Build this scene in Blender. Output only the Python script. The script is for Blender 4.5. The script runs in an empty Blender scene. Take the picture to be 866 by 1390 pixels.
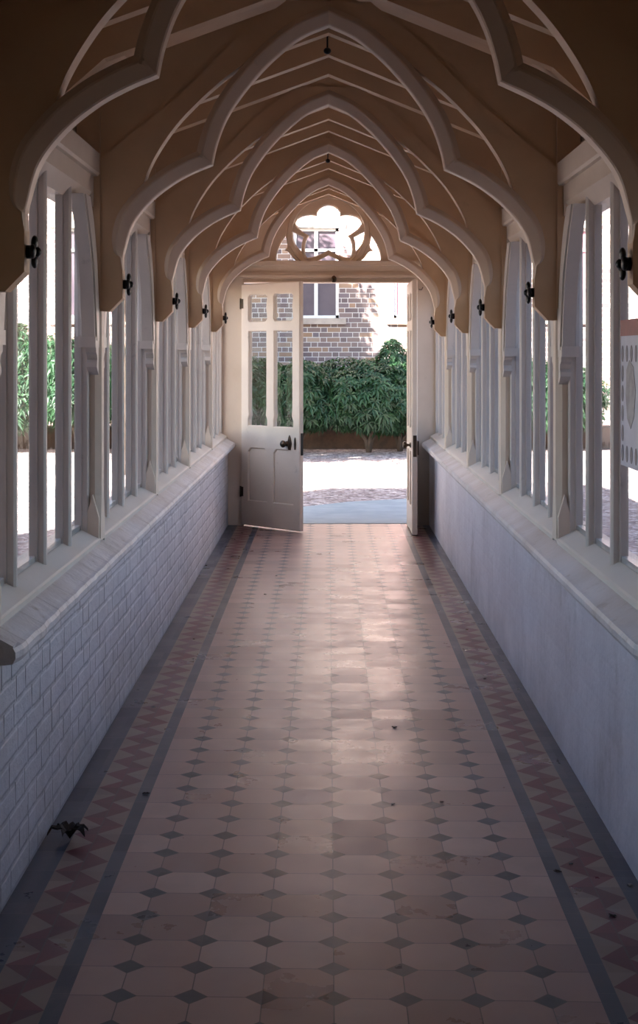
import bpy, bmesh, math, random
from mathutils import Vector, Matrix
R = random.Random(7)
C = bpy.context.scene.collection
E = 1.45                      # eye height
TILT = 0.02                   # the old roof has settled towards the right-hand wall
F = 1950.0
TY = [3.71, 5.46, 7.19, 8.89, 10.60]   # planes of the five arches
ENDY = 12.2

# ------------------------------------------------------------------ mesh helpers
class MB:
    def __init__(s): s.v = []; s.f = []; s.smooth = []
    def add(s, vs, fs, smooth=False):
        n = len(s.v); s.v += [tuple(p) for p in vs]
        for f in fs: s.f.append(tuple(i+n for i in f)); s.smooth.append(smooth)
        return s
    def box(s, x0, x1, y0, y1, z0, z1):
        return s.add([(x0,y0,z0),(x1,y0,z0),(x1,y1,z0),(x0,y1,z0),(x0,y0,z1),(x1,y0,z1),(x1,y1,z1),(x0,y1,z1)],
                     [(0,3,2,1),(4,5,6,7),(0,1,5,4),(1,2,6,5),(2,3,7,6),(3,0,4,7)])
    def prism(s, poly, axis, a, b):
        """poly: 2-D points; axis 'x' -> (y,z), 'y' -> (x,z), 'z' -> (x,y)"""
        def P(p, t):
            return {'x': (t,p[0],p[1]), 'y': (p[0],t,p[1]), 'z': (p[0],p[1],t)}[axis]
        n = len(poly)
        return s.add([P(p,a) for p in poly]+[P(p,b) for p in poly],
                     [tuple(range(n))[::-1], tuple(range(n,2*n))]+[(i,(i+1)%n,n+(i+1)%n,n+i) for i in range(n)])
    def tube(s, pts, rad, n=8):
        pts = [Vector(p) for p in pts]
        if not hasattr(rad,'__len__'): rad = [rad]*len(pts)
        vs = []
        for i,p in enumerate(pts):
            d = (pts[min(i+1,len(pts)-1)]-pts[max(i-1,0)]).normalized()
            u = d.orthogonal().normalized() if i==0 else (u-d*u.dot(d)).normalized()
            w = d.cross(u)
            vs += [p+(u*math.cos(6.2832*k/n)+w*math.sin(6.2832*k/n))*rad[i] for k in range(n)]
        fs = [(i*n+k, i*n+(k+1)%n, (i+1)*n+(k+1)%n, (i+1)*n+k) for i in range(len(pts)-1) for k in range(n)]
        fs += [tuple(range(n))[::-1], tuple(range((len(pts)-1)*n, len(pts)*n))]
        return s.add(vs, fs, True)
    def blob(s, c, r, nu=12, nv=8, q=None):
        vs = []; fs = []
        for j in range(nv+1):
            t = math.pi*j/nv
            for i in range(nu):
                a = 2*math.pi*i/nu
                p = Vector((r[0]*math.sin(t)*math.cos(a), r[1]*math.sin(t)*math.sin(a), r[2]*math.cos(t)))
                if q: p = q @ p
                vs.append(Vector(c)+p)
        for j in range(nv):
            for i in range(nu): fs.append((j*nu+i, j*nu+(i+1)%nu, (j+1)*nu+(i+1)%nu, (j+1)*nu+i))
        return s.add(vs, fs, True)
    def sweep(s, path, sect, taper=()):
        """path in the x,z plane; sect = (inward offset, y) points; mitred joints"""
        n = len(path); m = len(sect); P = [Vector(p) for p in path]; vs = []
        for i in range(n):
            a = (P[i]-P[i-1]).normalized() if i else (P[1]-P[0]).normalized()
            b = (P[i+1]-P[i]).normalized() if i < n-1 else a
            na = Vector((-a.y, a.x)); nb = Vector((-b.y, b.x)); mm = (na+nb)
            mm = mm/ max(0.35, (1+na.dot(nb)))
            
            if taper and i == n-1: mm = Vector((0, 1/mm.y)) if abs(mm.y) > .3 else mm
            f = taper[i] if i < len(taper) else 1
            for (d, y) in sect: q = P[i]+mm*d*f; vs.append((q.x, y*(.62+.38*f), q.y))
        fs = [(i*m+k, i*m+(k+1)%m, (i+1)*m+(k+1)%m, (i+1)*m+k) for i in range(n-1) for k in range(m)]
        fs += [tuple(range(m)), tuple(range((n-1)*m, n*m))[::-1]]
        return s.add(vs, fs)
    def build(s, name, mat, parent=None, loc=(0,0,0), recalc=True, bevel=0):
        me = bpy.data.meshes.new(name); me.from_pydata(s.v, [], s.f)
        me.polygons.foreach_set('use_smooth', s.smooth)
        if recalc or bevel:
            bm = bmesh.new(); bm.from_mesh(me)
            bmesh.ops.remove_doubles(bm, verts=bm.verts, dist=1e-6)
            bmesh.ops.recalc_face_normals(bm, faces=bm.faces)
            if bevel: bmesh.ops.bevel(bm, geom=bm.edges, offset=bevel, segments=1, affect='EDGES', clamp_overlap=True)
            bm.to_mesh(me); bm.free()
        me.materials.append(mat)
        o = bpy.data.objects.new(name, me); C.objects.link(o); o.location = loc
        if parent: o.parent = parent
        return o
def plate(name, outer, holes, y, thick, mat, parent=None, bevel=0.0, loc=(0,0,0)):
    """flat board in the x,z plane with pierced openings"""
    cu = bpy.data.curves.new(name, 'CURVE'); cu.dimensions = '2D'; cu.fill_mode = 'BOTH'
    for poly in [outer]+list(holes):
        sp = cu.splines.new('POLY'); sp.points.add(len(poly)-1); sp.use_cyclic_u = True
        for k,p in enumerate(poly): sp.points[k].co = (p[0], p[1], 0, 1)
    cu.extrude = max(0.0005, thick/2-bevel); cu.bevel_depth = bevel; cu.bevel_resolution = 0; cu.offset = -bevel
    t = bpy.data.objects.new('tmp', cu); C.objects.link(t)
    dg = bpy.context.evaluated_depsgraph_get()
    me = bpy.data.meshes.new_from_object(t.evaluated_get(dg))
    bpy.data.objects.remove(t); bpy.data.curves.remove(cu)
    me.transform(Matrix(((1,0,0,0),(0,0,1,y),(0,1,0,0),(0,0,0,1))))
    bm = bmesh.new(); bm.from_mesh(me); bmesh.ops.remove_doubles(bm, verts=bm.verts, dist=1e-5)
    bmesh.ops.recalc_face_normals(bm, faces=bm.faces); bm.to_mesh(me); bm.free()
    for p in me.polygons: p.use_smooth = False
    me.name = name; me.materials.clear(); me.materials.append(mat)
    o = bpy.data.objects.new(name, me); C.objects.link(o); o.location = loc
    if parent: o.parent = parent
    return o
def cr(pts, n=5):
    """smooth curve through points"""
    P = [Vector(p) for p in pts]; out = []
    for i in range(len(P)-1):
        p0 = P[i-1] if i else P[0]*2-P[1]; p1 = P[i]; p2 = P[i+1]; p3 = P[i+2] if i+2 < len(P) else P[-1]*2-P[-2]
        for k in range(n):
            t = k/n
            out.append(tuple(0.5*((2*p1)+(p2-p0)*t+(2*p0-5*p1+4*p2-p3)*t*t+(3*p1-p0-3*p2+p3)*t**3)))
    out.append(tuple(P[-1])); return out
def empty(name, loc=(0,0,0), label=None, cat=None, group=None, kind=None):
    o = bpy.data.objects.new(name, None); C.objects.link(o); o.location = loc; o.empty_display_size = .1
    return tag(o, label, cat, group, kind)
def tag(o, label=None, cat=None, group=None, kind=None):
    if label: o['label'] = label
    if cat: o['category'] = cat
    if group: o['group'] = group
    if kind: o['kind'] = kind
    return o
def kids(o): return [c for c in bpy.data.objects if c.parent == o]
def copy_tree(o, parent=None):
    c = o.copy(); C.objects.link(c); c.parent = parent
    for ch in kids(o): copy_tree(ch, c)
    return c
def floor_pt(px, py, cx=0.0):
    Y = F*E/(py-480.0); return (px-446)/F*Y+cx, Y

# ------------------------------------------------------------------ material helpers
class S:
    def __init__(s, nt, sock): s.nt = nt; s.k = sock
    def _m(s, op, *a):
        n = s.nt.nodes.new('ShaderNodeMath'); n.operation = op
        for i,x in enumerate((s,)+a):
            if isinstance(x, S): s.nt.links.new(x.k, n.inputs[i])
            else: n.inputs[i].default_value = x
        return S(s.nt, n.outputs[0])
    def __add__(s,o): return s._m('ADD',o)
    def __sub__(s,o): return s._m('SUBTRACT',o)
    def __mul__(s,o): return s._m('MULTIPLY',o)
    def __truediv__(s,o): return s._m('DIVIDE',o)
    def lt(s,o): return s._m('LESS_THAN',o)
    def gt(s,o): return s._m('GREATER_THAN',o)
    def abs(s): return s._m('ABSOLUTE')
    def rnd(s): return s._m('ROUND')
    def floor(s): return s._m('FLOOR')
    def frac(s): return s._m('FRACT')
    def min(s,o): return s._m('MINIMUM',o)
    def max(s,o): return s._m('MAXIMUM',o)
    def neg(s): return (s*-1.0)+1.0
    def ss(s, a, b):
        n = s.nt.nodes.new('ShaderNodeMapRange'); n.interpolation_type = 'SMOOTHSTEP'
        s.nt.links.new(s.k, n.inputs[0]); n.inputs[1].default_value = a; n.inputs[2].default_value = b
        return S(s.nt, n.outputs[0])
class Mat:
    def __init__(s, name, rough=.5, spec=.5):
        s.m = bpy.data.materials.new(name); s.m.use_nodes = True; s.nt = s.m.node_tree
        s.b = s.nt.nodes['Principled BSDF']; s.b.inputs['Roughness'].default_value = rough
        s.b.inputs['Specular IOR Level'].default_value = spec
        g = s.nt.nodes.new('ShaderNodeNewGeometry'); s.pos = g.outputs['Position']
        x = s.nt.nodes.new('ShaderNodeSeparateXYZ'); s.nt.links.new(s.pos, x.inputs[0])
        s.x, s.y, s.z = (S(s.nt, x.outputs[i]) for i in range(3))
        t = s.nt.nodes.new('ShaderNodeTexCoord'); s.obj = t.outputs['Object']
    def noise(s, scale, detail=4, rough=.55, src=None, stretch=None):
        n = s.nt.nodes.new('ShaderNodeTexNoise'); n.inputs['Scale'].default_value = scale
        n.inputs['Detail'].default_value = detail; n.inputs['Roughness'].default_value = rough
        c = src or s.pos
        if stretch:
            mp = s.nt.nodes.new('ShaderNodeMapping'); mp.inputs['Scale'].default_value = stretch
            s.nt.links.new(c, mp.inputs[0]); c = mp.outputs[0]
        s.nt.links.new(c, n.inputs['Vector']); return S(s.nt, n.outputs[0])
    def voro(s, scale, feature='F1', out='Distance'):
        n = s.nt.nodes.new('ShaderNodeTexVoronoi'); n.feature = feature; n.inputs['Scale'].default_value = scale
        s.nt.links.new(s.pos, n.inputs['Vector']); return n.outputs[out]
    def white(s, *a):
        c = s.nt.nodes.new('ShaderNodeCombineXYZ')
        for i,x in enumerate(a): s.nt.links.new(x.k, c.inputs[i])
        n = s.nt.nodes.new('ShaderNodeTexWhiteNoise'); n.noise_dimensions = '3D'
        s.nt.links.new(c.outputs[0], n.inputs['Vector']); return S(s.nt, n.outputs['Value'])
    def mix(s, f, a, b):
        n = s.nt.nodes.new('ShaderNodeMix'); n.data_type = 'RGBA'
        if isinstance(f, S): s.nt.links.new(f.k, n.inputs[0])
        else: n.inputs[0].default_value = f
        for i,x in ((6,a),(7,b)):
            if isinstance(x, tuple): n.inputs[i].default_value = x+(1,)
            else: s.nt.links.new(x, n.inputs[i])
        return n.outputs[2]
    def ramp(s, f, stops):
        n = s.nt.nodes.new('ShaderNodeValToRGB'); s.nt.links.new(f.k if isinstance(f,S) else f, n.inputs[0])
        el = n.color_ramp.elements
        while len(el) < len(stops): el.new(.5)
        for e,(p,c) in zip(el, stops): e.position = p; e.color = c+(1,)
        return n.outputs[0]
    def col(s, c):
        if isinstance(c, tuple): s.b.inputs['Base Color'].default_value = c+(1,)
        else: s.nt.links.new(c, s.b.inputs['Base Color'])
    def rgh(s, f): s.nt.links.new(f.k, s.b.inputs['Roughness'])
    def bump(s, h, strength=.5, dist=.01):
        n = s.nt.nodes.new('ShaderNodeBump'); n.inputs['Strength'].default_value = strength; n.inputs['Distance'].default_value = dist
        s.nt.links.new(h.k, n.inputs['Height']); s.nt.links.new(n.outputs[0], s.b.inputs['Normal'])

def paint(name, a, b, rough=.45, dirt=(.25,.2,.16), amount=.35):
    m = Mat(name, rough); n = m.noise(2.5, 5); g = m.noise(38, 3, .6)
    c = m.mix(n.ss(.35,.65), a, b)
    d = m.noise(9, 8, .72)
    c = m.mix(d.ss(.60,.80)*amount, c, dirt); m.col(c)
    m.bump(g*.4+m.noise(6,3), .18, .01); return m.m
M = {}
M['wood'] = paint('cream_painted_wood', (.74,.63,.52), (.68,.57,.46))
M['roof_wood'] = paint('tan_painted_wood', (.66,.46,.29), (.58,.39,.24), .5)
M['rib'] = paint('rib_painted_wood', (.70,.55,.43), (.64,.49,.37), .45)
M['soffit'] = paint('pale_painted_wood', (.80,.71,.62), (.76,.67,.58), .5)
M['win'] = paint('window_paint', (.66,.60,.55), (.60,.55,.51), .38, (.10,.09,.09), .5)
M['door'] = paint('door_paint', (.72,.62,.52), (.66,.56,.47), .38, (.2,.15,.12), .35)
def stone_sill(jn=.35):
    m = Mat('painted_stone_sill', .45); n = m.noise(3,6,.6); s2 = m.noise(14,6,.65)
    c = m.mix(n.ss(.35,.7), (.72,.69,.70), (.60,.55,.53)); c = m.mix(s2.ss(.56,.76)*.6, c, (.34,.25,.18))
    jt = ((m.y/.235).frac()-.5).abs().gt(.482)
    c = m.mix(jt*jn, c, (.3,.26,.24)); m.col(c); m.bump(m.noise(20,6,.6)+n*2.0-(jt*jn), .5, .012); return m.m
M['sill'] = stone_sill(); M['sill_smooth'] = stone_sill(.04)
def brick(name, painted, L=.235, Hd=.118, H=.072, axis='y', sun=False):
    m = Mat(name, .55 if painted else .8); u = m.y if axis=='y' else m.x; P = L+Hd
    wob = (m.noise(6,3)-.5)*(.016 if painted else .006)
    zz = (m.z+wob)/H; row = zz.floor(); off = (row*.5).frac()*(P*.93)+(m.white(row,row,row)*.07)
    t = ((u+off)/P); cell = t.floor(); ft = t.frac(); k = L/P
    part = ft.gt(k)
    dv = (ft.min((ft-k).abs()).min(ft.neg()))*P          # distance to a vertical joint
    fz = zz.frac(); dh = fz.min(fz.neg())*H
    rid = m.white(row, cell, part)
    if painted:
        vj = dv.ss(.003,.008).neg(); hj = dh.ss(.003,.012).neg()
        gap = m.noise(6,4,.6).ss(.44,.60)
        c = m.mix(m.noise(2.2,6,.6).ss(.3,.7), (.70,.67,.69), (.58,.55,.57))
        c = m.mix(rid.ss(.0,1.)*.25, c, (.60,.57,.56))
        c = m.mix(vj*gap*.85, c, (.16,.14,.14)); c = m.mix(hj*gap*.30, c, (.34,.31,.30))
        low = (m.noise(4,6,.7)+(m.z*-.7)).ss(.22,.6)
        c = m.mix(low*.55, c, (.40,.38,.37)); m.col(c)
        m.bump((vj.max(hj*.35)*-1.0)+(rid*.25)+m.noise(22,6,.65)*.7, .8, .012)
    else:
        j = dv.min(dh).ss(.004,.007).neg()
        c = m.ramp(rid, [(0,(.10,.075,.085)),(.3,(.20,.14,.13)),(.6,(.15,.12,.14)),(.85,(.30,.18,.11)),(1,(.34,.26,.21))])
        c = m.mix(m.noise(1.1,5).ss(.4,.7)*.35, c, (.30,.23,.20)); c = m.mix(j, c, (.60,.56,.54)); m.col(c)
        m.bump((j*-1.0)+m.noise(40,4)*.3, .6, .01)
    return m.m
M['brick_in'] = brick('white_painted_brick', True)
M['brick_out'] = brick('weathered_brick', False, .225, .11, .082, 'x')
M['brick_side'] = brick('weathered_brick_side', False, .225, .11, .082, 'y')
def render_wall():
    m = Mat('smooth_painted_wall', .5); n = m.noise(1.6,7,.65); v = m.noise(3.2,8,.72, stretch=(1,1,.7))
    c = m.mix(n.ss(.35,.65), (.72,.70,.74), (.60,.57,.61)); c = m.mix(v.ss(.52,.72)*.6, c, (.36,.33,.33))
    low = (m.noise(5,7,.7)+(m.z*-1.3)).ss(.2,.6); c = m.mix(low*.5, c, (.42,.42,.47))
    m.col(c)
    zz = (m.z/.072).frac(); hj = (zz.min(zz.neg())*.072).ss(.002,.012).neg()
    m.bump(m.noise(9,6,.6)*1.0-(hj*.05)+m.noise(50,4)*.2, .55, .012); return m.m
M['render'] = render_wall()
def floor_mat():
    m = Mat('victorian_tiles', .3, .5); X = m.x-.012; Y = m.y
    CW, RW = .1615, .1547
    u = X/CW; v = (Y+X*.03)/RW+.12
    fu = (u-u.rnd()).abs(); fv = (v-v.rnd()).abs(); s = fu+fv
    dia = s.lt(.235)
    gr = (s-.235).abs().lt(.014).max((fu.lt(.009)).max(fv.lt(.010))*(s.gt(.235)))
    rid = m.white(u.floor(), v.floor(), u.floor()*.0); rid2 = m.white(v.rnd(), u.rnd(), u.rnd())
    oc = m.ramp(rid, [(0,(.34,.215,.185)),(.35,(.46,.30,.255)),(.7,(.50,.335,.285)),(.93,(.57,.40,.34)),(1,(.30,.175,.155))])
    oc = m.mix(m.noise(5,6,.65).ss(.42,.72)*.4, oc, (.36,.24,.20))
    dc = m.mix(rid2, (.035,.04,.055), (.10,.10,.12))
    fieldc = m.mix(dia, oc, dc); fieldc = m.mix(gr*.8, fieldc, (.09,.07,.07))
    ax = X.abs()
    # zigzag border
    w0, w1 = .640, .780
    q = (ax-w0)/(w1-w0)
    ph = ((Y+X*.03)/RW+.12)
    t1 = (ph-ph.rnd()).abs()*2.0
    ph2 = ph+.5; t2 = (ph2-ph2.rnd()).abs()*2.0
    inner = q.lt(.5)
    tanI = t1.lt((q*-2.0)+1.0)*inner
    tanO = t2.lt((q*2.0)-1.0)*(inner.neg())
    tan = tanI.max(tanO)
    zr = m.white((ph*2.0).floor(), inner, X.gt(0.0))
    red = m.mix(zr, (.11,.018,.026), (.18,.034,.045)); tc = m.mix(zr, (.24,.165,.13), (.33,.24,.185))
    zc = m.mix(tan, red, tc)
    zj = (q-.5).abs().lt(.015); zc = m.mix(zj*.6, zc, (.1,.07,.07))
    band = m.mix(m.white((Y/.155).floor(),X.gt(0.0),X.gt(9.0)), (.035,.045,.075), (.06,.07,.10))
    bj = ((Y/.155).frac()-.5).abs().gt(.488); band = m.mix(bj*.6, band, (.13,.12,.12))
    c = m.mix(ax.gt(.598), fieldc, band); c = m.mix(ax.gt(w0), c, zc); c = m.mix(ax.gt(w1), c, band)
    wear = m.noise(3,7,.7).ss(.5,.75)*.25; c = m.mix(wear, c, (.40,.33,.30))
    m.col(c)
    rg = m.noise(6,5,.6)*.25+.16+rid*.10; m.rgh(rg)
    # separate tilt of each tile + lipping
    m.bump((gr*-.6)*(ax.lt(.598))+rid*.25+m.noise(7,4)*.5, .22, .006); return m.m
M['floor'] = floor_mat()
def simple(name, c, rough=.5, metal=0, noise=None, c2=None):
    m = Mat(name, rough); m.b.inputs['Metallic'].default_value = metal
    c2 = c2 or tuple(x*.75 for x in c)
    m.col(m.mix(m.noise(noise or 12, 5, .6).ss(.35,.7), c, c2)); m.bump(m.noise((noise or 12)*3, 4), .15, .005); return m.m
M['iron'] = simple('black_iron', (.012,.011,.012), .4, .3)
M['brass'] = simple('dark_brass', (.10,.07,.05), .35, .8)
M['path'] = simple('path_stone', (.27,.33,.37), .8, 0, 3, (.36,.42,.45))
M['retain'] = simple('brown_low_wall', (.14,.085,.06), .85, 0, 6, (.08,.055,.045))
M['bark'] = simple('bark', (.10,.07,.05), .9, 0, 14)
M['slate'] = simple('roof_slate', (.09,.09,.10), .6)
M['stone'] = simple('sandstone', (.45,.38,.33), .8, 0, 5)
M['white'] = simple('white_frame', (.80,.80,.80), .4, 0, 5, (.7,.7,.7))
M['curtain'] = simple('dark_blind', (.10,.075,.095), .35, 0, 2, (.07,.05,.07))
M['red_blind'] = simple('rose_blind', (.42,.16,.20), .4, 0, 2)
M['leafdry'] = simple('dry_leaf', (.055,.035,.025), .7, 0, 60)
M['leafbrown'] = simple('brown_leaf', (.16,.08,.05), .7, 0, 60)
M['pale'] = simple('pale_leaf', (.45,.42,.40), .6, 0, 40)
def mulch():
    m = Mat('bark_mulch', .9); v = m.voro(24, out='Color')
    sp = m.nt.nodes.new('ShaderNodeSeparateColor'); m.nt.links.new(v, sp.inputs[0])
    c = m.ramp(S(m.nt, sp.outputs[0]), [(0,(.12,.09,.09)),(.4,(.34,.26,.25)),(.75,(.50,.41,.39)),(1,(.78,.70,.67))])
    c = m.mix(m.noise(1.2,4).ss(.4,.7)*.4, c, (.30,.23,.20)); m.col(c)
    d = S(m.nt, m.voro(24)); m.bump(d+m.noise(60,3)*.3, .8, .03); return m.m
M['mulch'] = mulch()
def leaf(name, a, b):
    m = Mat(name, .45); n = m.noise(3,3); w = m.white(((m.x*9.0).floor()),((m.y*9.0).floor()),((m.z*9.0).floor()))
    m.col(m.mix(w*.6+n*.4, a, b))
    try:
        m.b.inputs['Subsurface Weight'].default_value = 0
    except Exception: pass
    tr = m.nt.nodes.new('ShaderNodeBsdfTranslucent'); tr.inputs[0].default_value = (b[0]*1.3,b[1]*1.5,b[2]*.8,1)
    mx = m.nt.nodes.new('ShaderNodeMixShader'); mx.inputs[0].default_value = .22
    m.nt.links.new(m.b.outputs[0], mx.inputs[1]); m.nt.links.new(tr.outputs[0], mx.inputs[2])
    m.nt.links.new(mx.outputs[0], m.nt.nodes['Material Output'].inputs[0]); return m.m
M['hedge'] = leaf('hedge_leaf', (.008,.032,.018), (.040,.105,.042))
M['tree'] = leaf('tree_leaf', (.05,.12,.03), (.12,.22,.06))
def glass(name='window_glass'):
    m = bpy.data.materials.new(name); m.use_nodes = True; nt = m.node_tree; nt.nodes.clear()
    o = nt.nodes.new('ShaderNodeOutputMaterial'); t = nt.nodes.new('ShaderNodeBsdfTransparent'); g = nt.nodes.new('ShaderNodeBsdfGlossy')
    t.inputs[0].default_value = (.93,.95,.97,1); g.inputs['Roughness'].default_value = .03
    n = nt.nodes.new('ShaderNodeTexNoise'); n.inputs['Scale'].default_value = 9
    ge = nt.nodes.new('ShaderNodeNewGeometry'); nt.links.new(ge.outputs['Position'], n.inputs['Vector'])
    b = nt.nodes.new('ShaderNodeBump'); b.inputs['Strength'].default_value = .04; b.inputs['Distance'].default_value = .02
    nt.links.new(n.outputs[0], b.inputs['Height']); nt.links.new(b.outputs[0], g.inputs['Normal'])
    fr = nt.nodes.new('ShaderNodeFresnel'); fr.inputs[0].default_value = 1.33
    bf = nt.nodes.new('ShaderNodeMath'); bf.operation = 'SUBTRACT'; bf.inputs[0].default_value = 1; nt.links.new(ge.outputs['Backfacing'], bf.inputs[1])
    mu = nt.nodes.new('ShaderNodeMath'); mu.operation = 'MULTIPLY'; nt.links.new(bf.outputs[0], mu.inputs[0]); nt.links.new(fr.outputs[0], mu.inputs[1])
    mx = nt.nodes.new('ShaderNodeMixShader'); nt.links.new(mu.outputs[0], mx.inputs[0])
    nt.links.new(t.outputs[0], mx.inputs[1]); nt.links.new(g.outputs[0], mx.inputs[2]); nt.links.new(mx.outputs[0], o.inputs[0]); return m
M['glass'] = glass()

# ================================================================== SETTING
Z = lambda r: E+r
fl = MB().box(-1.0, 1.0, -1.2, ENDY+.05, -.12, 0).build('floor', M['floor']); tag(fl, kind='structure')
fl['label'] = 'patterned floor of buff octagon tiles, dark diamonds and maroon zigzag borders'
# low walls
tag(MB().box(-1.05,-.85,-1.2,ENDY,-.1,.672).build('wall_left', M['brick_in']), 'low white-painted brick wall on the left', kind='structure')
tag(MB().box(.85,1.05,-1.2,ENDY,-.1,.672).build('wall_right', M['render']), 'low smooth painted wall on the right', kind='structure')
# stone sills with a slightly uneven nosing
def sill(sg, name):
    mb = MB(); Y0, Y1, n = 3.66, ENDY-.07, 150; vs = []; fs = []; rr = random.Random(3 if sg < 0 else 5)
    prof = [(.90,.655),(.815,.655),(.795,.658),(.787,.672),(.787,.688),(.793,.699),(.805,.704),(.865,.737),(.95,.745),(.95,.655)]
    m = len(prof)
    for i in range(n+1):
        y = Y0+(Y1-Y0)*i/n; j = rr.uniform(-.0022,.0022) if sg < 0 else rr.uniform(-.0007,.0007)
        cap = .012 if i == 0 else 0
        for k,(x,z) in enumerate(prof):
            jj = j if 2 <= k <= 6 else 0
            vs.append((sg*(x+jj+(cap if 1<=k<=5 else 0)), y, z-abs(jj)*.6))
    for i in range(n):
        for k in range(m): fs.append((i*m+k, i*m+(k+1)%m, (i+1)*m+(k+1)%m, (i+1)*m+k))
    fs += [tuple(range(m)), tuple(range(n*m,(n+1)*m))]
    mb.add(vs, fs); o = mb.build(name, M['sill'] if sg < 0 else M['sill_smooth']); tag(o, kind='structure'); return o
sill(-1,'trim_1')['label'] = 'worn painted stone sill with chipped edge along the left wall'
sill(1,'trim_2')['label'] = 'smooth painted sill with rounded nosing along the right wall'
# end of the passage nearest the camera: inside the house
def rfb(x): # rafter underside height above the eye at |x|
    x = abs(x); return 1.31-.385*x if x <= .78 else 1.01-(x-.78)*.9
roofp = [(-1.16,.67),(-.78,1.01),(0,1.31),(.78,1.01),(1.16,.67)]
def up(p, d): return [(x, Z(z-TILT*x+d)) for x,z in p]
mb = MB(); mb.prism(up(roofp,.115)+up(roofp,.14)[::-1], 'y', -1.2, ENDY+.30)
tag(mb.build('ceiling', M['roof_wood']), 'tan boarded ceiling pitched above the rafters', kind='structure')
mb = MB(); mb.prism(up(roofp,.145)+up(roofp,.18)[::-1], 'y', 3.5, ENDY+.34)
tag(mb.build('slate_roof', M['slate']), 'dark slate covering over the passage roof', 'roof')
mb = MB(); mb.box(-1.0,-.90,-1.2,3.70,.68,2.30); tag(mb.build('wall_side_left', M['wood']), kind='structure')
mb = MB(); mb.box(.90,1.0,-1.2,3.70,.68,2.26); tag(mb.build('wall_side_right', M['wood']), kind='structure')
mb = MB(); mb.box(-1.05,1.05,-1.3,-1.2,-.1,3.0); tag(mb.build('wall_back', M['wood']), kind='structure')
# the house the passage leaves from; unseen, its outline shaped to block the sun
mb = MB(); mb.prism([(-7.7,-.2),(-1.06,-.2),(-1.06,3.4),(-6.4,9.2),(-7.7,9.2)],'y',-3.5,3.52); mb.box(1.06,14,-3.5,3.52,-.2,3.4); mb.box(-1.06,1.06,-3.5,3.52,3.05,3.4)
tag(mb.build('house', M['brick_out']), 'unseen brick house behind the covered passage, shaped to shade it', 'house')

# ================================================================== ARCHES
low = [(-.779,.345),(-.773,.375),(-.742,.475),(-.675,.562),(-.595,.628),(-.521,.671),(-.440,.707)]
upp = [(-.440,.707),(-.423,.785),(-.390,.874),(-.340,.957),(-.268,1.048),(-.187,1.130),(-.100,1.198),(0,1.243)]
soff = [(-.828,.143),(-.779,.194)]+cr(low,6)+cr(upp,6)[1:]
hole = cr([(-.700,.628),(-.675,.695),(-.633,.771),(-.577,.851),(-.507,.928),(-.423,1.008),(-.311,1.098)],5)+ \
       cr([(-.311,1.098),(-.362,1.035),(-.415,.955),(-.458,.865),(-.487,.752)],5)[1:]+cr([(-.487,.752),(-.556,.726),(-.633,.682),(-.700,.628)],5)[1:-1]
seam = [(-.95,.66),(-.865,.72),(-.575,.955),(-.328,1.205),(-.20,1.30)]
def tl(p, sg=-1): # mirror to side sg and apply the settlement
    x = p[0]*(1 if sg < 0 else -1); return (x, Z(p[1]-TILT*x))
def inset(path, d):
    P = [Vector(p) for p in path]; out = []
    for i in range(len(P)):
        a = (P[i]-P[i-1]).normalized() if i else (P[1]-P[0]).normalized()
        b = (P[i+1]-P[i]).normalized() if i < len(P)-1 else a
        na = Vector((-a.y,a.x)); nb = Vector((-b.y,b.x)); mm = (na+nb)/max(.35,1+na.dot(nb)); q = P[i]+mm*d
        out.append((min(q.x,0) if i < len(P)-1 else 0.0, q.y))
    return out
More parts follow.
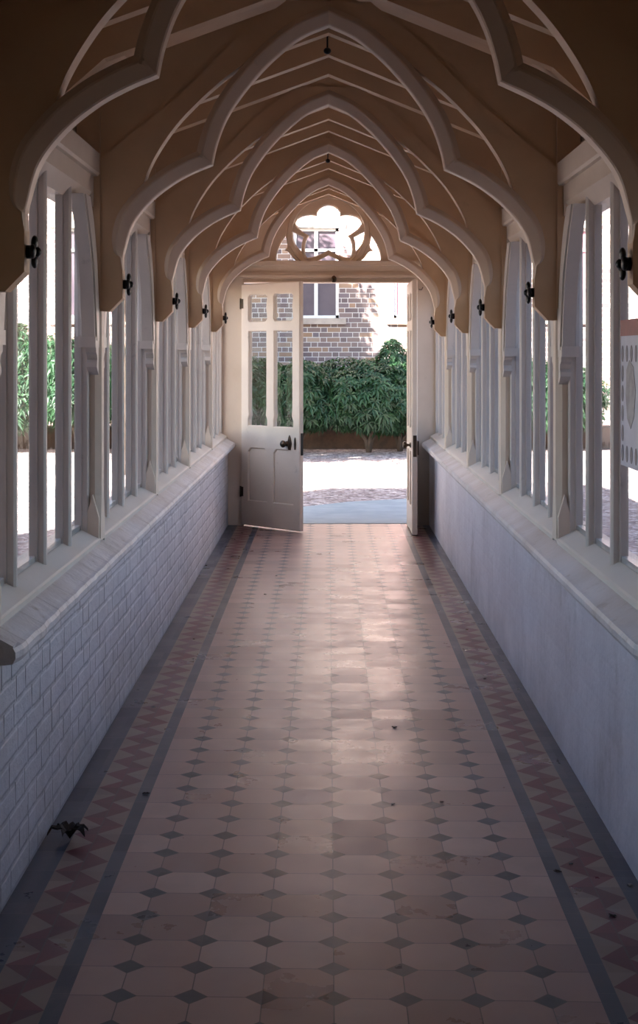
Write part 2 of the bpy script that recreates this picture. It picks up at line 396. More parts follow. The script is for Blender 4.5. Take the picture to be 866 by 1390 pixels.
def make_arch():
    t = empty('arched_truss', (0,0,0))
    for sg in (-1,1):
        outer = [(-.95,.143)]+soff[:2]+[(-.779,.30)]+inset(soff[2:],.016)[4:]+[(0,1.33),(-.16,1.33)]+seam[::-1]
        plate('brace_board', [tl(p,sg) for p in outer], [[tl(p,sg) for p in hole]], 0, .066, M['roof_wood'], t)
        tym = seam+[(-.16,1.335),(0,1.335),(0,1.38),(-.78,1.08),(-.95,.925)]
        plate('tympanum_board', [tl(p,sg) for p in tym], [], .004, .050, M['roof_wood'], t)
        path = [tl(p,sg) for p in [(-.779,.30)]+soff[2:]]
        sect = [(0,-.024),(.004,-.030),(.040,-.050),(.046,-.050),(.066,-.035),(.066,.035),(.046,.050),(.040,.050),(.004,.030),(0,.024)]
        if sg > 0: sect = [(-d,y) for d,y in sect]
        MB().sweep(path, sect, (.04,.16,.26,.36,.46,.55,.63,.70,.77,.83,.88,.92,.95,.98)).build('arch_rib', M['rib'], t)
        # wall post with chamfer stops
        X = .858; zb = .745; zt = Z(.17); mb = MB()
        c = .022
        def sec(z, c):
            pts = [(X+c,-.05),(X+.10,-.05),(X+.10,.05),(X+c,.05),(X,.05-c),(X,-.05+c)]
            return [(sg*px, py, z) for px,py in pts]
        vs = sec(zb,.0005)+sec(zb+.05,.0005)+sec(zb+.17,c)+sec(zt,c)
        fs = [(i*6+k, i*6+(k+1)%6, (i+1)*6+(k+1)%6, (i+1)*6+k) for i in range(3) for k in range(6)]+[tuple(range(6)), tuple(range(18,24))]
        post = mb.add(vs, fs).build('post', M['wood'], t)
        MB().box(min(sg*.862,sg*.95),max(sg*.862,sg*.95),-.045,.045,zt,Z(.92)).build('post_head', M['roof_wood'], post)
        # spear-shaped stops at the foot
        for yy in (-1,1):
            mb = MB(); mb.prism([(sg*(X+.004),zb+.002),(sg*(X+.052),zb+.002),(sg*(X+.052),zb+.09),(sg*(X+.028),zb+.175),(sg*(X+.004),zb+.09)],'y',yy*.05,yy*.074)
            mb.build('stop', M['wood'], post)
        # rosette
        zr = Z(.247)-TILT*sg*.78; xr = sg*.779; mb = MB(); ins = -sg
        mb.tube([(xr-ins*.005,0,zr),(xr+ins*.016,0,zr)],.018,10)
        for k in range(4):
            a = math.pi/2*k; mb.blob((xr+ins*.020,.024*math.cos(a),zr+.024*math.sin(a)),(.009,.019,.019),10,8)
        mb.blob((xr+ins*.026,0,zr),(.012,.013,.013),10,8); mb.build('rosette', M['iron'], t)
        # window corner braces and corbels on both sides of the post
        dz = -TILT*sg*.9
        for yy in (-1,1):
            o_ = cr([(.052,.03),(.062,.15),(.105,.32),(.175,.46),(.255,.55)],5)
            i_ = cr([(.125,.03),(.150,.15),(.205,.32),(.285,.44),(.375,.55)],5)
            poly = [(yy*a, Z(b+dz)) for a,b in o_+i_[::-1]]
            mb = MB(); mb.prism(poly,'x',sg*.868,sg*.915)
            poly2 = [(yy*a, Z(b+dz)) for a,b in o_+[(a-.022,b) for a,b in i_[::-1]]]
            mb.prism(poly2,'x',sg*.862,sg*.868)
            mb.box(sg*.864,sg*.93,min(yy*.048,yy*.135),max(yy*.048,yy*.135),Z(.005+dz),Z(.045+dz))
            b = mb.build('corner_brace', M['win'], t)
            prof = [(.05,.005),(.110,.005),(.108,-.012),(.088,-.022),(.078,-.040),(.090,-.052),(.092,-.068),(.076,-.080),(.064,-.090),(.05,-.098)]
            MB().prism([(yy*a, Z(bb+dz)) for a,bb in prof],'x',sg*.866,sg*.905).build('corbel', M['win'], t)
    return t
arch0 = make_arch()
ords = ['nearest the camera, cut by photo edges','second from camera, apex in view','third from camera, middle of row','fourth from camera, next but one to doorway','last before the doorway']
arches = []
for k,y in enumerate(TY):
    a = arch0 if k == 0 else copy_tree(arch0)
    a.location = (0,y,0); arches.append(a)
    tag(a, 'tan timber arch with cusped ribs, '+ords[k], 'roof arch', 'timber arches spanning the passage')

for c in kids(arches[0]):
    if c.name.split('.')[0] in ('corner_brace','corbel') and min(v.co.y for v in c.data.vertices) < -.06: bpy.data.objects.remove(c)
# rafters
def rafter_mesh():
    pr = [(-.96,.848),(-.78,1.01),(0,1.31),(.78,1.01),(.96,.848)]
    a = up(pr,0); b = up(pr,.115)
    return MB().prism(a+b[::-1],'y',-.03,.03)
raf0 = None
wh = ['first','second','third']
for k in range(5):
    y0 = TY[k]; st = ((TY[k+1] if k < 4 else ENDY)-y0)/4
    for j in range(3):
        if raf0 is None:
            o = raf0 = rafter_mesh().build('rafter', M['roof_wood'])
        else:
            o = raf0.copy(); C.objects.link(o)
        o.location = (0, y0+st*(j+1), 0)
        after = ['the nearest arch','the second arch','the middle arch','the fourth arch','the last arch before the doorway'][k]
        tag(o, 'painted chevron rafter pair, %s one beyond %s'%(wh[j],after), 'rafter', 'rafters between the arches')

# ================================================================== WINDOWS
def window(sg, n, ya, yb, label):
    w = empty('window_%d'%n, (sg*.93,(ya+yb)/2,.74), label, None, None, 'structure')
    O = (-sg*.93, -(ya+yb)/2, -.74)
    def B(mb, name, mat, par=None, **k):
        mb.v = [(x+O[0],y+O[1],z+O[2]) for x,y,z in mb.v]; return mb.build(name, mat, par or w, **k)
    dz = -TILT*sg*.9
    y0, y1 = ya+.05, yb-.05
    mb = MB(); mb.prism([(sg*.860,.735),(sg*.858,.752),(sg*.864,.758),(sg*.925,.789),(sg*1.0,.795),(sg*1.0,.66),(sg*.93,.66),(sg*.93,.735)],'y',y0,y1)
    B(mb,'subsill',M['soffit'])
    ht = Z(.60+dz); st = (yb-ya)/4
    def bar(y, wd=.018, name='mullion'):
        mb = MB(); pts = [(.900,-wd*.5),(.900,wd*.5),(.906,wd),(.924,wd),(.926,wd*1.35),(.952,wd*1.35),(.952,-wd*1.35),(.926,-wd*1.35),(.924,-wd),(.906,-wd)]
        mb.prism([(sg*px, y+py) for px,py in pts],'z',.765,ht); B(mb,name,M['win'])
    for k in (1,2,3): bar(ya+st*k)
    bar(y0+.012,.014,'stile'); bar(y1-.012,.014,'stile')
    for k in range(4):
        a = ya+st*k+(.03 if k else .08); b = ya+st*(k+1)-(.03 if k < 3 else .08)
        B(MB().box(sg*.927,sg*.930,a-.01,b+.01,.785,ht),'pane',M['glass'])
        mb = MB(); mb.box(min(sg*.930,sg*.952),max(sg*.930,sg*.952),a,b,.780,.808); mb.box(min(sg*.930,sg*.952),max(sg*.930,sg*.952),a,b,ht-.02,ht)
        B(mb,'glazing_bead',M['win'])
    # head beam, wall plate above it
    mb = MB()
    mb.prism([(sg*.885,Z(.585+dz)),(sg*.925,Z(.535+dz)),(sg*1.0,Z(.535+dz)),(sg*1.0,Z(.66+dz)),(sg*.885,Z(.66+dz))],'y',y0+.04,y1-.04)
    for a,b in ((y0,y0+.04),(y1-.04,y1)): mb.box(min(sg*.885,sg*1.0),max(sg*.885,sg*1.0),a,b,Z(.535+dz),Z(.66+dz))
    B(mb,'head_beam',M['wood'])
    mb = MB(); mb.prism([(sg*.868,Z(.65+dz)),(sg*.862,Z(.66+dz)),(sg*.862,Z(.735+dz)),(sg*1.0,Z(.735+dz)),(sg*1.0,Z(.65+dz))],'y',y0,y1)
    B(mb,'wall_plate',M['wood'])
    mb = MB(); mb.box(min(sg*.955,sg*1.0),max(sg*.955,sg*1.0),ya,yb,Z(.73+dz),Z(.93+dz)); B(mb,'eaves_board',M['roof_wood'])
    return w
bays = [(TY[k], TY[k+1] if k < 4 else ENDY-.02) for k in range(5)]
bn = ['nearest the camera','second from the camera','in the middle of the row','second from the doorway','next to the doorway']
n = 1
for sg,sd in ((-1,'left'),(1,'right')):
    for k,(a,b) in enumerate(bays):
        window(sg, n, a, b, 'tall four-light timber window in the %s wall, %s'%(sd,bn[k])); n += 1

# ================================================================== END WALL
DX = .726
mb = MB(); mb.box(-1.0,-DX,ENDY-.06,ENDY+.08,0,Z(.775)); mb.box(DX,1.0,ENDY-.06,ENDY+.08,0,Z(.775))
tag(mb.build('wall_end', M['wood']), 'painted timber posts and boarding either side of the doorway', kind='structure')
mb = MB(); mb.box(-1.0,1.0,ENDY-.05,ENDY+.08,Z(.60),Z(.78)); mb.box(-.99,.99,ENDY-.085,ENDY-.05,Z(.64),Z(.665)); mb.box(-.99,.99,ENDY-.07,ENDY-.05,Z(.665),Z(.685))
mb.box(-.99,.99,ENDY-.10,ENDY-.05,Z(.745),Z(.782)); mb.box(-DX-.02,-DX+.012,ENDY-.08,ENDY-.05,0.0,Z(.60)); mb.box(DX-.012,DX+.02,ENDY-.08,ENDY-.05,0.0,Z(.60)); mb.box(-DX,DX,ENDY-.075,ENDY-.05,Z(.60),Z(.612))
tag(mb.build('trim_3', M['wood']), 'moulded transom and architrave round the doorway', kind='structure')
k_ = 1/866.
def fo(pts): return [(x*k_, Z(1.03+z*k_)) for x,z in pts]
def sym(pts): return pts+[(-x,z) for x,z in pts[::-1] if abs(x) > 1e-6]
f_top = cr([(0,199),(35,191),(66,170),(83,145),(85,120)],4)
f_up = cr([(85,120),(130,127),(190,118),(228,95),(243,66)],4)[1:]+cr([(243,66),(225,35),(185,0),(142,-25)],4)[1:]
f_lo = cr([(142,-25),(163,-60),(173,-110),(170,-160),(156,-187)],4)[1:]+cr([(156,-187),(110,-180),(50,-157),(0,-130)],4)[1:]
foil = sym(f_top+f_up+f_lo)
hb = sym(cr([(0,-168),(45,-190),(88,-212)],3)+cr([(88,-212),(50,-229),(0,-235)],3)[1:])
hr = cr([(263,5),(220,-18),(185,-36)],3)+cr([(185,-36),(197,-85),(200,-140)],3)[1:]+cr([(200,-140),(238,-95),(258,-45),(263,5)],3)[1:-1]
hc = cr([(316,-25),(350,-80),(376,-145),(383,-195),(362,-226),(300,-238),(195,-238)],4)+cr([(195,-238),(250,-200),(288,-152)],4)[1:]+cr([(288,-152),(305,-138),(328,-134)],3)[1:]+cr([(328,-134),(308,-115),(304,-85),(316,-25)],3)[1:-1]
mir = lambda p: [(-x,z) for x,z in p]
fan = empty('fanlight', (0,ENDY+.0,Z(.78)), 'pierced fanlight with five-lobed tracery in a ring above the doorway', 'fanlight')
def sub(pts): return [(x, z-Z(.78)) for x,z in pts]
gable = [(-.98,Z(.78)),(.98,Z(.78)),(.98,Z(.86)),(.78,Z(1.06)),(0,Z(1.36)),(-.78,Z(1.06)),(-.98,Z(.88))]
plate('tracery_board', sub(gable), [sub(fo(h)) for h in (foil,hb,hr,mir(hr),hc,mir(hc))], .02, .06, M['wood'], fan, bevel=.010)
# raised moulding round the ring and the foil
def ringband(path, d0, d1, y0, y1, name, closed=True):
    P = [Vector(p) for p in path]; n = len(P); vs = []; 
    cen = Vector((0, Z(1.03)-Z(.78)))
    for i in range(n):
        a = (P[i]-P[i-1]).normalized(); b = (P[(i+1)%n]-P[i]).normalized()
        na = Vector((a.y,-a.x)); nb = Vector((b.y,-b.x)); mm = (na+nb)/max(.5,(1+na.dot(nb)))
        if mm.dot(P[i]-cen) < 0 and name=='ring_moulding': mm = -mm
        for d,y in ((d0,y1),(d0+.006,y0),(d1-.006,y0),(d1,y1)): q = P[i]+mm*d; vs.append((q.x,y,q.y))
    fs = [(i*4+k, i*4+k+1, ((i+1)%n)*4+k+1, ((i+1)%n)*4+k) for i in range(n) for k in range(3)]
    mb = MB(); mb.add(vs, fs); return mb.build(name, M['wood'], fan)
circ = [(math.cos(-a)*.305, Z(1.03)-Z(.78)-.004+math.sin(-a)*.287) for a in [2*math.pi*i/72 for i in range(72)]]
ringband(circ, 0, .046, -.026, -.009, 'ring_moulding')
# door catch on the transom
mb = MB(); mb.blob((.045,ENDY-.10,Z(.628)),(.022,.018,.03)); mb.box(.03,.06,ENDY-.12,ENDY-.075,Z(.600),Z(.622))
tag(mb.build('door_catch', M['brass']), 'small dark brown catch under the middle of the transom', 'catch')

# doors
W, H_ = .712, 2.035
def make_door(n, label, hinge, ang, flip=1):
    d = empty('door_%d'%n, hinge, label, None, None, 'structure'); d.rotation_euler = (0,0,ang)
    def wav(x0,x1,z0,z1,mode):
        a = .018
        if mode == 'top':
            m_ = (z0+z1)/2
            return [(x0+a,z0),(x1-a,z0),(x1,z0+a),(x1-.004,z0+.05),(x1-.012,m_),(x1-.004,z1-.05),(x1,z1-a),(x1-a,z1),(x0+a,z1),(x0,z1-a),(x0+.004,m_),(x0,z0+a)]
        return [(x0,z0),(x1,z0),(x1,z0+.05),(x1-.016,z0+.09),(x1-.010,z0+.15),(x1-.010,z1),(x0+.006,z1),(x0+.006,z0+.15),(x0+.012,z0+.09),(x0,z0+.05)]
    xs = [(.092,.318),(.402,.628)]
    zt = [(Z(.285)-.015,Z(.505)-.015)]; zl = [(Z(-.60),Z(.200)-.015)]; zp = [(Z(-1.225),Z(-.79))]
    fx = lambda p: [(x*flip, z) for x,z in p]
    holes = [fx(wav(a,b,*zt[0],'top')) for a,b in xs]+[fx(wav(a,b,*zl[0],'l')) for a,b in xs]
    hp = [fx([(a,zp[0][0]),(b,zp[0][0]),(b,zp[0][1]-.03),(b-.03,zp[0][1]),(a+.03,zp[0][1]),(a,zp[0][1]-.03)]) for a,b in xs]
    plate('leaf', fx([(0,.012),(W,.012),(W,H_),(0,H_)]), holes+hp, 0, .045, M['door'], d, bevel=.007)
    for p in hp:
        x0 = min(q[0] for q in p); x1 = max(q[0] for q in p)
        MB().box(x0-.01,x1+.01,-.009,.009,zp[0][0]-.01,zp[0][1]+.01).build('panel', M['door'], d)
    for a,b in xs:
        for z0,z1 in zt+zl:
            MB().box(min(a*flip,b*flip)-.005,max(a*flip,b*flip)+.005,-.002,.002,z0-.005,z1+.005).build('pane', M['glass'], d)
    for z in (.29,1.87):
        mb = MB(); mb.tube([(0,-.026,z-.045),(0,-.026,z+.045)],.008,8); mb.box(min(0,flip*.03),max(0,flip*.03),-.027,-.022,z-.04,z+.04); mb.build('hinge', M['brass'], d)
    return d
hx, hy = -DX+.003, ENDY-.075
ang = math.atan2(-(hy-11.665), (-.258-hx)); 
d1 = make_door(1, 'glazed cream door leaf with brass knob standing ajar on the left of the doorway', (hx,hy,0), ang)
kx = .565; kz = Z(-.735); mb = MB()
prof = [(-.024,.0),(-.024,.022),(-.03,.022),(-.034,.010),(-.052,.010),(-.058,.026),(-.075,.030),(-.086,.020),(-.088,.001)]
def lathe_y(x, z, prof, n=16):
    vs = []; fs = []
    for y,r in prof:
        for k in range(n): a = 6.28318*k/n; vs.append((x+r*math.cos(a), y, z+r*math.sin(a)))
    m = len(prof)
    for i in range(m-1):
        for k in range(n): fs.append((i*n+k, i*n+(k+1)%n, (i+1)*n+(k+1)%n, (i+1)*n+k))
    fs.append(tuple(range((m-1)*n, m*n))); return vs, fs
vs, fs = lathe_y(kx, kz, prof); mb.add(vs, fs, True); mb.build('knob', M['brass'], d1)
mb = MB(); mb.prism([(kx-.012+.03,kz-.05),(kx+.03+.012,kz-.05),(kx+.055,kz),(kx+.042,kz+.05),(kx+.03,kz+.072),(kx+.018,kz+.05),(kx+.005,kz)],'y',-.029,-.022); mb.build('back_plate', M['brass'], d1)
mb = MB(); mb.prism([(kx+.088,kz-.045),(kx+.1,kz-.045),(kx+.104,kz),(kx+.1,kz+.04),(kx+.094,kz+.055),(kx+.088,kz+.04),(kx+.084,kz)],'y',-.029,-.022); mb.build('keyhole_cover', M['brass'], d1)
mb = MB(); mb.box(W-.004,W+.004,-.012,.012,kz-.09,kz+.09); mb.build('lock_plate', M['iron'], d1)
d2 = make_door(2, 'glazed door leaf swung wide open, seen edge-on at the right of the doorway', (DX-.045,hy-.01,0), math.radians(90.3), -1)
mb = MB(); mb.box(-W-.003,-W+.004,-.014,.014,kz-.085,kz+.085); mb.box(-W-.006,-W+.05,-.032,-.022,kz-.07,kz+.04); mb.build('lock_case', M['brass'], d2)
mb = MB(); mb.add(*lathe_y(-kx,kz,[(-y,r) for y,r in prof]),True); mb.build('knob', M['brass'], d2)
# small hook on right post, hooks under the rafters
mb = MB(); mb.tube([(.765,ENDY-.06,Z(.545)),(.765,ENDY-.09,Z(.54)),(.785,ENDY-.095,Z(.54)),(.795,ENDY-.09,Z(.56))],.004,6)
tag(mb.build('wall_hook', M['iron']), 'little iron hook on the right door post just below the transom', 'hook')
for (yy,lb) in ((TY[1]+.52,'second'),(TY[3]+.5,'fourth')):
    mb = MB(); mb.blob((-.005,yy,Z(1.26)),(.016,.016,.014)); mb.tube([(-.005,yy,Z(1.27)),(-.005,yy,Z(1.40))],.004,6)
    tag(mb.build('ceiling_hook', M['iron']), 'small black knob hanging from the ceiling ridge just beyond the %s arch'%lb, 'hook', 'ridge knobs')

# ================================================================== NOTICE ON THE RIGHT WINDOW
t = empty('notice', (.9215,4.40,1.10), 'paper notice with red heading and rows of dark ovals on right-hand window', 'notice')
pm = simple('notice_paper', (.55,.56,.66), .5, 0, 8, (.48,.50,.60)); rm = simple('notice_red', (.28,.05,.045), .5); om = simple('notice_print', (.11,.11,.16), .5, 0, 30, (.2,.18,.2))
MB().box(0,.004,-.23,.13,0,.455).build('paper', pm, t)
MB().box(-.001,.0,-.23,.13,.405,.455).build('heading', rm, t)
for i in range(6):
    for j in range(6):
        if 1 <= i <= 4 and j in (1,2,3) : continue
        y = .10-.065*j; z = .36-.062*i
        mb = MB(); n_ = 14; rr_ = R.uniform(.017,.022)
        mb.prism([(y+rr_*.8*math.cos(6.2832*q/n_), z-.01+.026*math.sin(6.2832*q/n_)) for q in range(n_)],'x',-.0012,0)
        mb.build('printed_oval', om, t)
mb = MB()
mb.prism([(.04,.30),(.0,.33),(-.06,.31),(-.09,.24),(-.07,.16),(-.02,.12),(.03,.15),(.05,.22)],'x',-.0012,0); mb.build('printed_picture', simple('notice_picture',(.33,.33,.36),.5,0,18,(.2,.2,.23)), t)

# ================================================================== LEAVES ON THE FLOOR
def litter(px, py, size, mat, name, label, cat='leaf', crumple=.4, group=None):
    x, y = floor_pt(px, py); rr = random.Random(int(px*7+py)); n_ = 10; mb = MB()
    vs = [(0,0,size*.12)]; a0 = rr.uniform(0,6.28)
    for k in range(n_):
        a = 6.2832*k/n_; r = size*.5*(rr.uniform(.55,1) if k%2 else rr.uniform(.35,.6))
        vs.append((r*math.cos(a+a0), r*.62*math.sin(a+a0), .002+size*crumple*rr.uniform(0,.45)))
    top = [(0,1+k,1+(k+1)%n_) for k in range(n_)]
    m_ = len(vs); vs += [(p[0],p[1],max(.0005,p[2]-.002)) for p in vs]
    fs = top+[(m_+a,m_+c,m_+b) for a,b,c in top]+[(1+k,m_+1+k,m_+1+(k+1)%n_,1+(k+1)%n_) for k in range(n_)]
    o = mb.add(vs, fs).build(name, mat, loc=(x,y,0.0)); tag(o, label, cat, group); return o
L = empty('dry_leaf', floor_pt(95,1140)+(0,), 'large crumpled dark dry leaf on the left zigzag border by the wall', 'leaf')
for q in range(6):
    a = q*1.05+.3; mb = MB(); r = R.uniform(.05,.08); vs = []
    c_, s_ = math.cos(a), math.sin(a)
    for i in range(6):
        tt = i/5; w_ = .016*math.sin(math.pi*min(1,tt*.9+.08)); zz = .004+.035*math.sin(tt*2.6)*R.uniform(.7,1.1)
        for sgn in (-1,0,1): vs.append((c_*r*tt-s_*w_*sgn, s_*r*tt*.8+c_*w_*sgn, zz+(.008 if sgn else 0)))
    fs = [(i*3+k,i*3+k+1,(i+1)*3+k+1,(i+1)*3+k) for i in range(5) for k in range(2)]
    o = mb.add(vs, fs).build('lobe', M['leafdry'], L)
    sm = o.modifiers.new('s','SOLIDIFY'); sm.thickness = .0015
bits = [(198,1078,.028,'leafdry','small curled dark leaf on the left slate band, beyond the big dry leaf'),
 (533,1092,.016,'pale','tiny pale leaf on the right slate band'),
 (534,1090,.0,'pale',''),
 (757,1184,.026,'leafdry','small dark leaf lying by the right slate band near the camera'),
 (855,1202,.022,'pale','pale leaf scrap at the foot of the right wall near the camera'),
 (832,1244,.028,'leafdry','dark leaf on the right zigzag border, nearest to the camera'),
 (775,1173,.018,'pale','pale petal-like scrap on the right zigzag border beside a dark leaf'),
 (658,922,.02,'leafdry','dark scrap on the right zigzag border half way along'),
 (703,936,.02,'pale','pale leaf scrap against the right wall half way along'),
 (280,768,.022,'leafdry','tiny dark crumb at the foot of the left wall far down the passage'),
 (263,868,.018,'leafdry','tiny dark crumb on the left slate band half way along'),
 (262,895,.016,'leafdry','brown crumb on the tiles just beside the left slate band'),
 (634,855,.022,'leafbrown','brown leaf scrap on the right zigzag border far along'),
 (535,988,.03,'leafdry','short dark twig-like leaf on the buff tiles right of centre'),
 (600,1089,.018,'leafbrown','brown crumb on the buff tiles on the right half of the floor'),
 (360,807,.022,'leafdry','small dark leaf on the tiles left of centre far down the passage'),
 (375,782,.02,'leafdry','tiny dark crumb on the tiles in front of the left door leaf')]
for px,py,s_,mt,lb in bits:
    if s_ > 0: litter(px,py,s_,M[mt],'leaf_scrap',lb,'leaf',.4,'leaf scraps on the tiles')

# ================================================================== OUTSIDE
g = MB().box(-30,30,3.5,60,-.3,-.03).build('ground', M['mulch']); tag(g, 'ground covered with pale and brown bark mulch', kind='structure')
mb = MB(); mb.prism([(-1.3,ENDY+.345),(2.0,ENDY+.345),(2.0,14.85),(.80,14.45),(.2,14.15),(-.28,13.65),(-1.3,13.2)],'z',-.1,-.008)
tag(mb.build('path', M['path'], bevel=0), 'blue grey stone paving just outside the doorway', 'paving')
tag(MB().box(-DX,DX,ENDY+.04,ENDY+.34,-.1,.004).build('doorstep', M['path']), 'stone doorstep across the threshold', 'doorstep')
tag(MB().box(-12,4.6,22.3,22.65,-.1,.32).build('low_wall', M['retain'], bevel=.02), 'low brown retaining wall behind the shrubs', 'low wall')
# leaves
def leafy(mb, c, nrm, rr, ln, k=7):
    nrm = nrm.normalized(); u = nrm.orthogonal().normalized(); w = nrm.cross(u); a0 = rr.uniform(0,6.28)
    for q in range(k):
        a = a0+6.2832*q/k+rr.uniform(-.3,.3); L_ = ln*rr.uniform(.7,1.15); wd = L_*.15
        d = (u*math.cos(a)+w*math.sin(a)+nrm*rr.uniform(.1,.7)).normalized(); s_ = d.cross(nrm).normalized()
        p0 = c; p1 = c+d*L_*.5+Vector((0,0,-.02*L_)); p2 = c+d*L_+Vector((0,0,-.35*L_))
        n_ = len(mb.v); up_ = nrm*wd*.35
        mb.v += [tuple(p0),tuple(p1+s_*wd+up_),tuple(p1),tuple(p1-s_*wd+up_),tuple(p2)]
        mb.f += [(n_,n_+1,n_+4,n_+2),(n_,n_+2,n_+4,n_+3)]; mb.smooth += [False,False]
def foliage(lobes, count, ln, seed, k=7, fill=.25):
    rr = random.Random(seed); mb = MB(); tot = sum(l[1][0]*l[1][2] for l in lobes)
    for c,r in lobes:
        for _ in range(int(count*r[0]*r[2]/tot)):
            v = Vector((rr.gauss(0,1),rr.gauss(0,1),rr.gauss(0,1))).normalized()
            s_ = rr.uniform(1-fill,1.06)
            p = Vector((c[0]+v.x*r[0]*s_, c[1]+v.y*r[1]*s_, c[2]+v.z*r[2]*s_))
            leafy(mb, p, Vector((v.x/r[0],v.y/r[1],v.z/r[2]+.35/r[2])).normalized(), rr, ln, k)
    return mb
def trunk(mb, base, h, rr, r=.035, nb=5, sp=.5):
    for q in range(nb):
        a = 6.28*q/nb+rr.uniform(-.4,.4)
        mb.tube([(base[0],base[1],base[2]-.05),(base[0]+.05*math.cos(a),base[1]+.05*math.sin(a),base[2]+h*.25),(base[0]+sp*.5*math.cos(a),base[1]+sp*.4*math.sin(a),base[2]+h*.6),(base[0]+sp*math.cos(a),base[1]+sp*.7*math.sin(a),base[2]+h)],[r,r*.85,r*.6,r*.3],7)
def shrub_mesh(seed, top):
    rr = random.Random(seed)
    lobes = [((0,0,.82),(.80,.62,.50))]+[((rr.uniform(-.45,.45),rr.uniform(-.3,.2),rr.uniform(.75,1.1)),(rr.uniform(.32,.42),.36,rr.uniform(.28,.36))) for _ in range(5)]
    if top: lobes += [((-.1,0,1.35),(.26,.26,.26)),((.42,.1,1.38),(.30,.26,.26)),((-.12,0,1.56),(.12,.12,.14))]
    return foliage(lobes, 1500, .135, seed)
protos = {}
def shrub(x, y, s, top, seed, label, rot=0):
    o = empty('shrub', (x,y,-.02), label, 'shrub', 'shrubs along the low wall')
    if top not in protos:
        f = shrub_mesh(seed, top).build('foliage', M['hedge'], o, recalc=False)
        mb = MB(); trunk(mb,(0,0,0),.75,random.Random(seed)); t_ = mb.build('stems', M['bark'], o); protos[top] = (f,t_)
    else:
        for p in protos[top]:
            q = p.copy(); C.objects.link(q); q.parent = o
    o.rotation_euler = (0,0,rot); o.scale = (s,s,s); return o
shrub(.60,21.5,.98,False,11,'dense dark green shrub in the doorway view with bare forked stems showing below')
shrub(1.08,21.75,.98,True,12,'tallest leafy shrub, at the right-hand side of the doorway view')
shrub(-.45,21.6,.97,False,11,'rounded green shrub just right of the open door leaf', 2.1)
shrub(-1.45,21.7,.99,False,11,'green shrub seen through the panes of the left door leaf', 4.0)
shrub(2.5,21.8,1.05,True,12,'green shrub outside, seen through the third right-hand window', 1.0)
shrub(3.55,21.8,.95,False,11,'last shrub at the right end of the low wall', .5)
xs_ = [(-2.6,'fifth'),(-3.7,'sixth'),(-4.75,'seventh'),(-5.8,'eighth'),(-6.9,'ninth')]
for i,(x,o_) in enumerate(xs_): shrub(x,21.4,1.12+.1*(i%2),i%2==0,11,'green shrub outside the left windows, %s along the row from its right end'%{'fifth':'seventh','sixth':'eighth','seventh':'ninth','eighth':'tenth','ninth':'eleventh'}[o_], 1.3*i)
# tree on the left; unseen canopy laid out to shade the far building
t = empty('tree', (-2.45,17.6,-.03), 'leafy tree with slender trunk left of the passage, unseen canopy added for shade', 'tree')
mb = MB(); mb.tube([(0,0,0),(.05,0,1.5),(-.15,-.1,3.2),(-.9,-.6,4.6)],[.12,.10,.085,.05],9); mb.tube([(-.15,-.1,3.0),(-1.3,1.2,4.9)],[.07,.03],7); mb.tube([(-.1,-.1,2.9),(-1.6,-2.4,5.0)],[.07,.03],7); mb.build('trunk', M['bark'], t)
foliage([((-1.55,-2.2,5.4),(2.3,2.7,.9)),((-2.0,1.4,5.4),(2.0,1.8,1.1)),((-.75,2.6,5.4),(1.3,1.2,.9))], 3100, .34, 5, 7, .9).build('foliage', M['tree'], t, recalc=False)

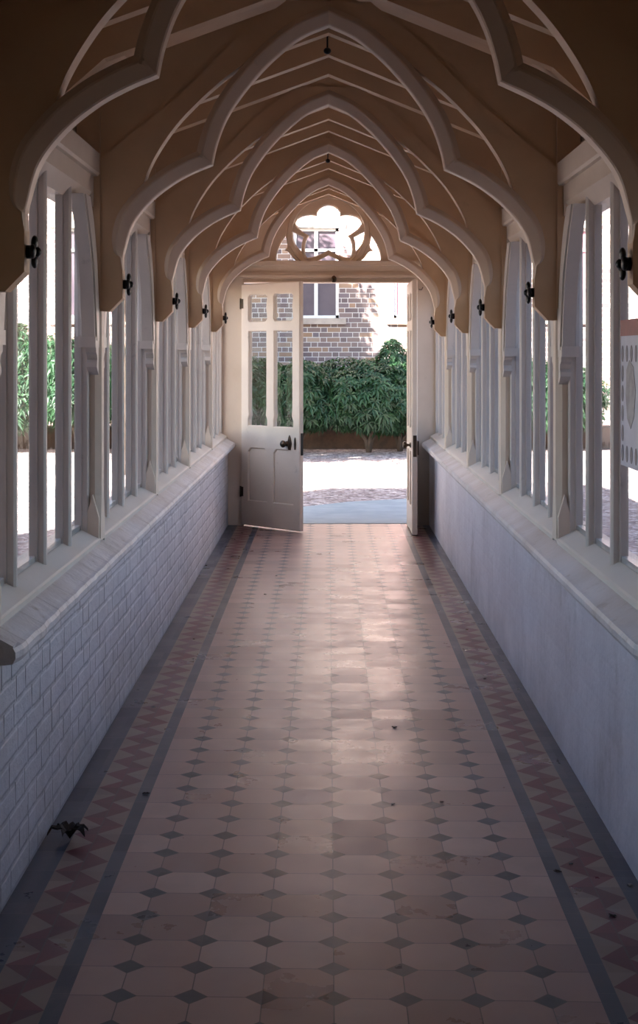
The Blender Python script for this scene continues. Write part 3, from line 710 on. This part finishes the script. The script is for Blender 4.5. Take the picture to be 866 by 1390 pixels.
# far brick building
BY = 24.0
bl = empty('brick_building', (0,BY,0), 'weathered brick building across the garden, facing the doorway', 'building')
wins = [(-4.55,-3.79),(-2.95,-2.19),(-.59,.17),(1.09,1.85),(3.6,4.36),(5.4,6.16)]; z0w, z1w = Z(.59), Z(2.10)
mb = MB(); xl = -14
for a,b in wins: mb.box(xl,a,0,.4,-.1,9); mb.box(a,b,0,.4,-.1,z0w); mb.box(a,b,0,.4,z1w,9); xl = b
mb.box(xl,14,0,.4,-.1,9)
mb.build('wall', M['brick_out'], bl)
for i,(a,b) in enumerate(wins):
    c_ = (a+b)/2; fr_ = empty('window', (c_,.10,z0w)); fr_.parent = bl
    w2 = (b-a)/2; hh = z1w-z0w; mb = MB()
    mb.box(-w2,-w2+.05,-.03,.03,0,hh); mb.box(w2-.05,w2,-.03,.03,0,hh); mb.box(-.03,.03,-.035,.03,0,hh)
    mb.box(-w2,w2,-.03,.03,0,.05); mb.box(-w2,w2,-.03,.03,hh-.05,hh); mb.box(-w2,w2,-.035,.03,hh*.74,hh*.74+.05); mb.build('frame', M['white'], fr_)
    MB().box(-w2,w2,.005,.012,0,hh).build('pane', M['red_blind'] if i >= 3 else M['curtain'], fr_)
    MB().box(a-.12,b+.12,-.07,.1,z0w-.10,z0w).build('sill', M['stone'], bl)
    MB().box(a-.10,b+.12,-.02,.1,z1w,z1w+.12).build('lintel', M['stone'], bl)

# ================================================================== LIGHT, CAMERA
sc = bpy.context.scene
w = bpy.data.worlds.new('World'); sc.world = w; w.use_nodes = True; nt = w.node_tree
bg = nt.nodes['Background']; sk = nt.nodes.new('ShaderNodeTexSky'); sk.sky_type = 'NISHITA'; sk.sun_disc = False
sk.sun_elevation = math.radians(32.5); sk.sun_rotation = math.radians(212); nt.links.new(sk.outputs[0], bg.inputs[0]); bg.inputs[1].default_value = .38
sl = bpy.data.lights.new('sun', 'SUN'); sl.energy = 36; sl.angle = .009; sl.color = (1,.92,.83)
so = bpy.data.objects.new('sun', sl); C.objects.link(so)
so.rotation_euler = Vector((.5,.8,-.6)).to_track_quat('-Z','Y').to_euler(); so.location = (-8,-6,14)
cd = bpy.data.cameras.new('camera'); co = bpy.data.objects.new('camera', cd); C.objects.link(co)
co.location = (0,0,E); co.rotation_euler = (math.pi/2,0,0)
cd.sensor_fit = 'HORIZONTAL'; cd.sensor_width = 36; cd.lens = F/866*36
cd.shift_x = -13/866; cd.shift_y = -215/866; cd.clip_start = .05; cd.clip_end = 300
sc.camera = co
sc.view_settings.view_transform = 'Standard'; sc.view_settings.look = 'None'; sc.view_settings.gamma = 1
sc.view_settings.use_curve_mapping = False; sc.view_settings.exposure = .58
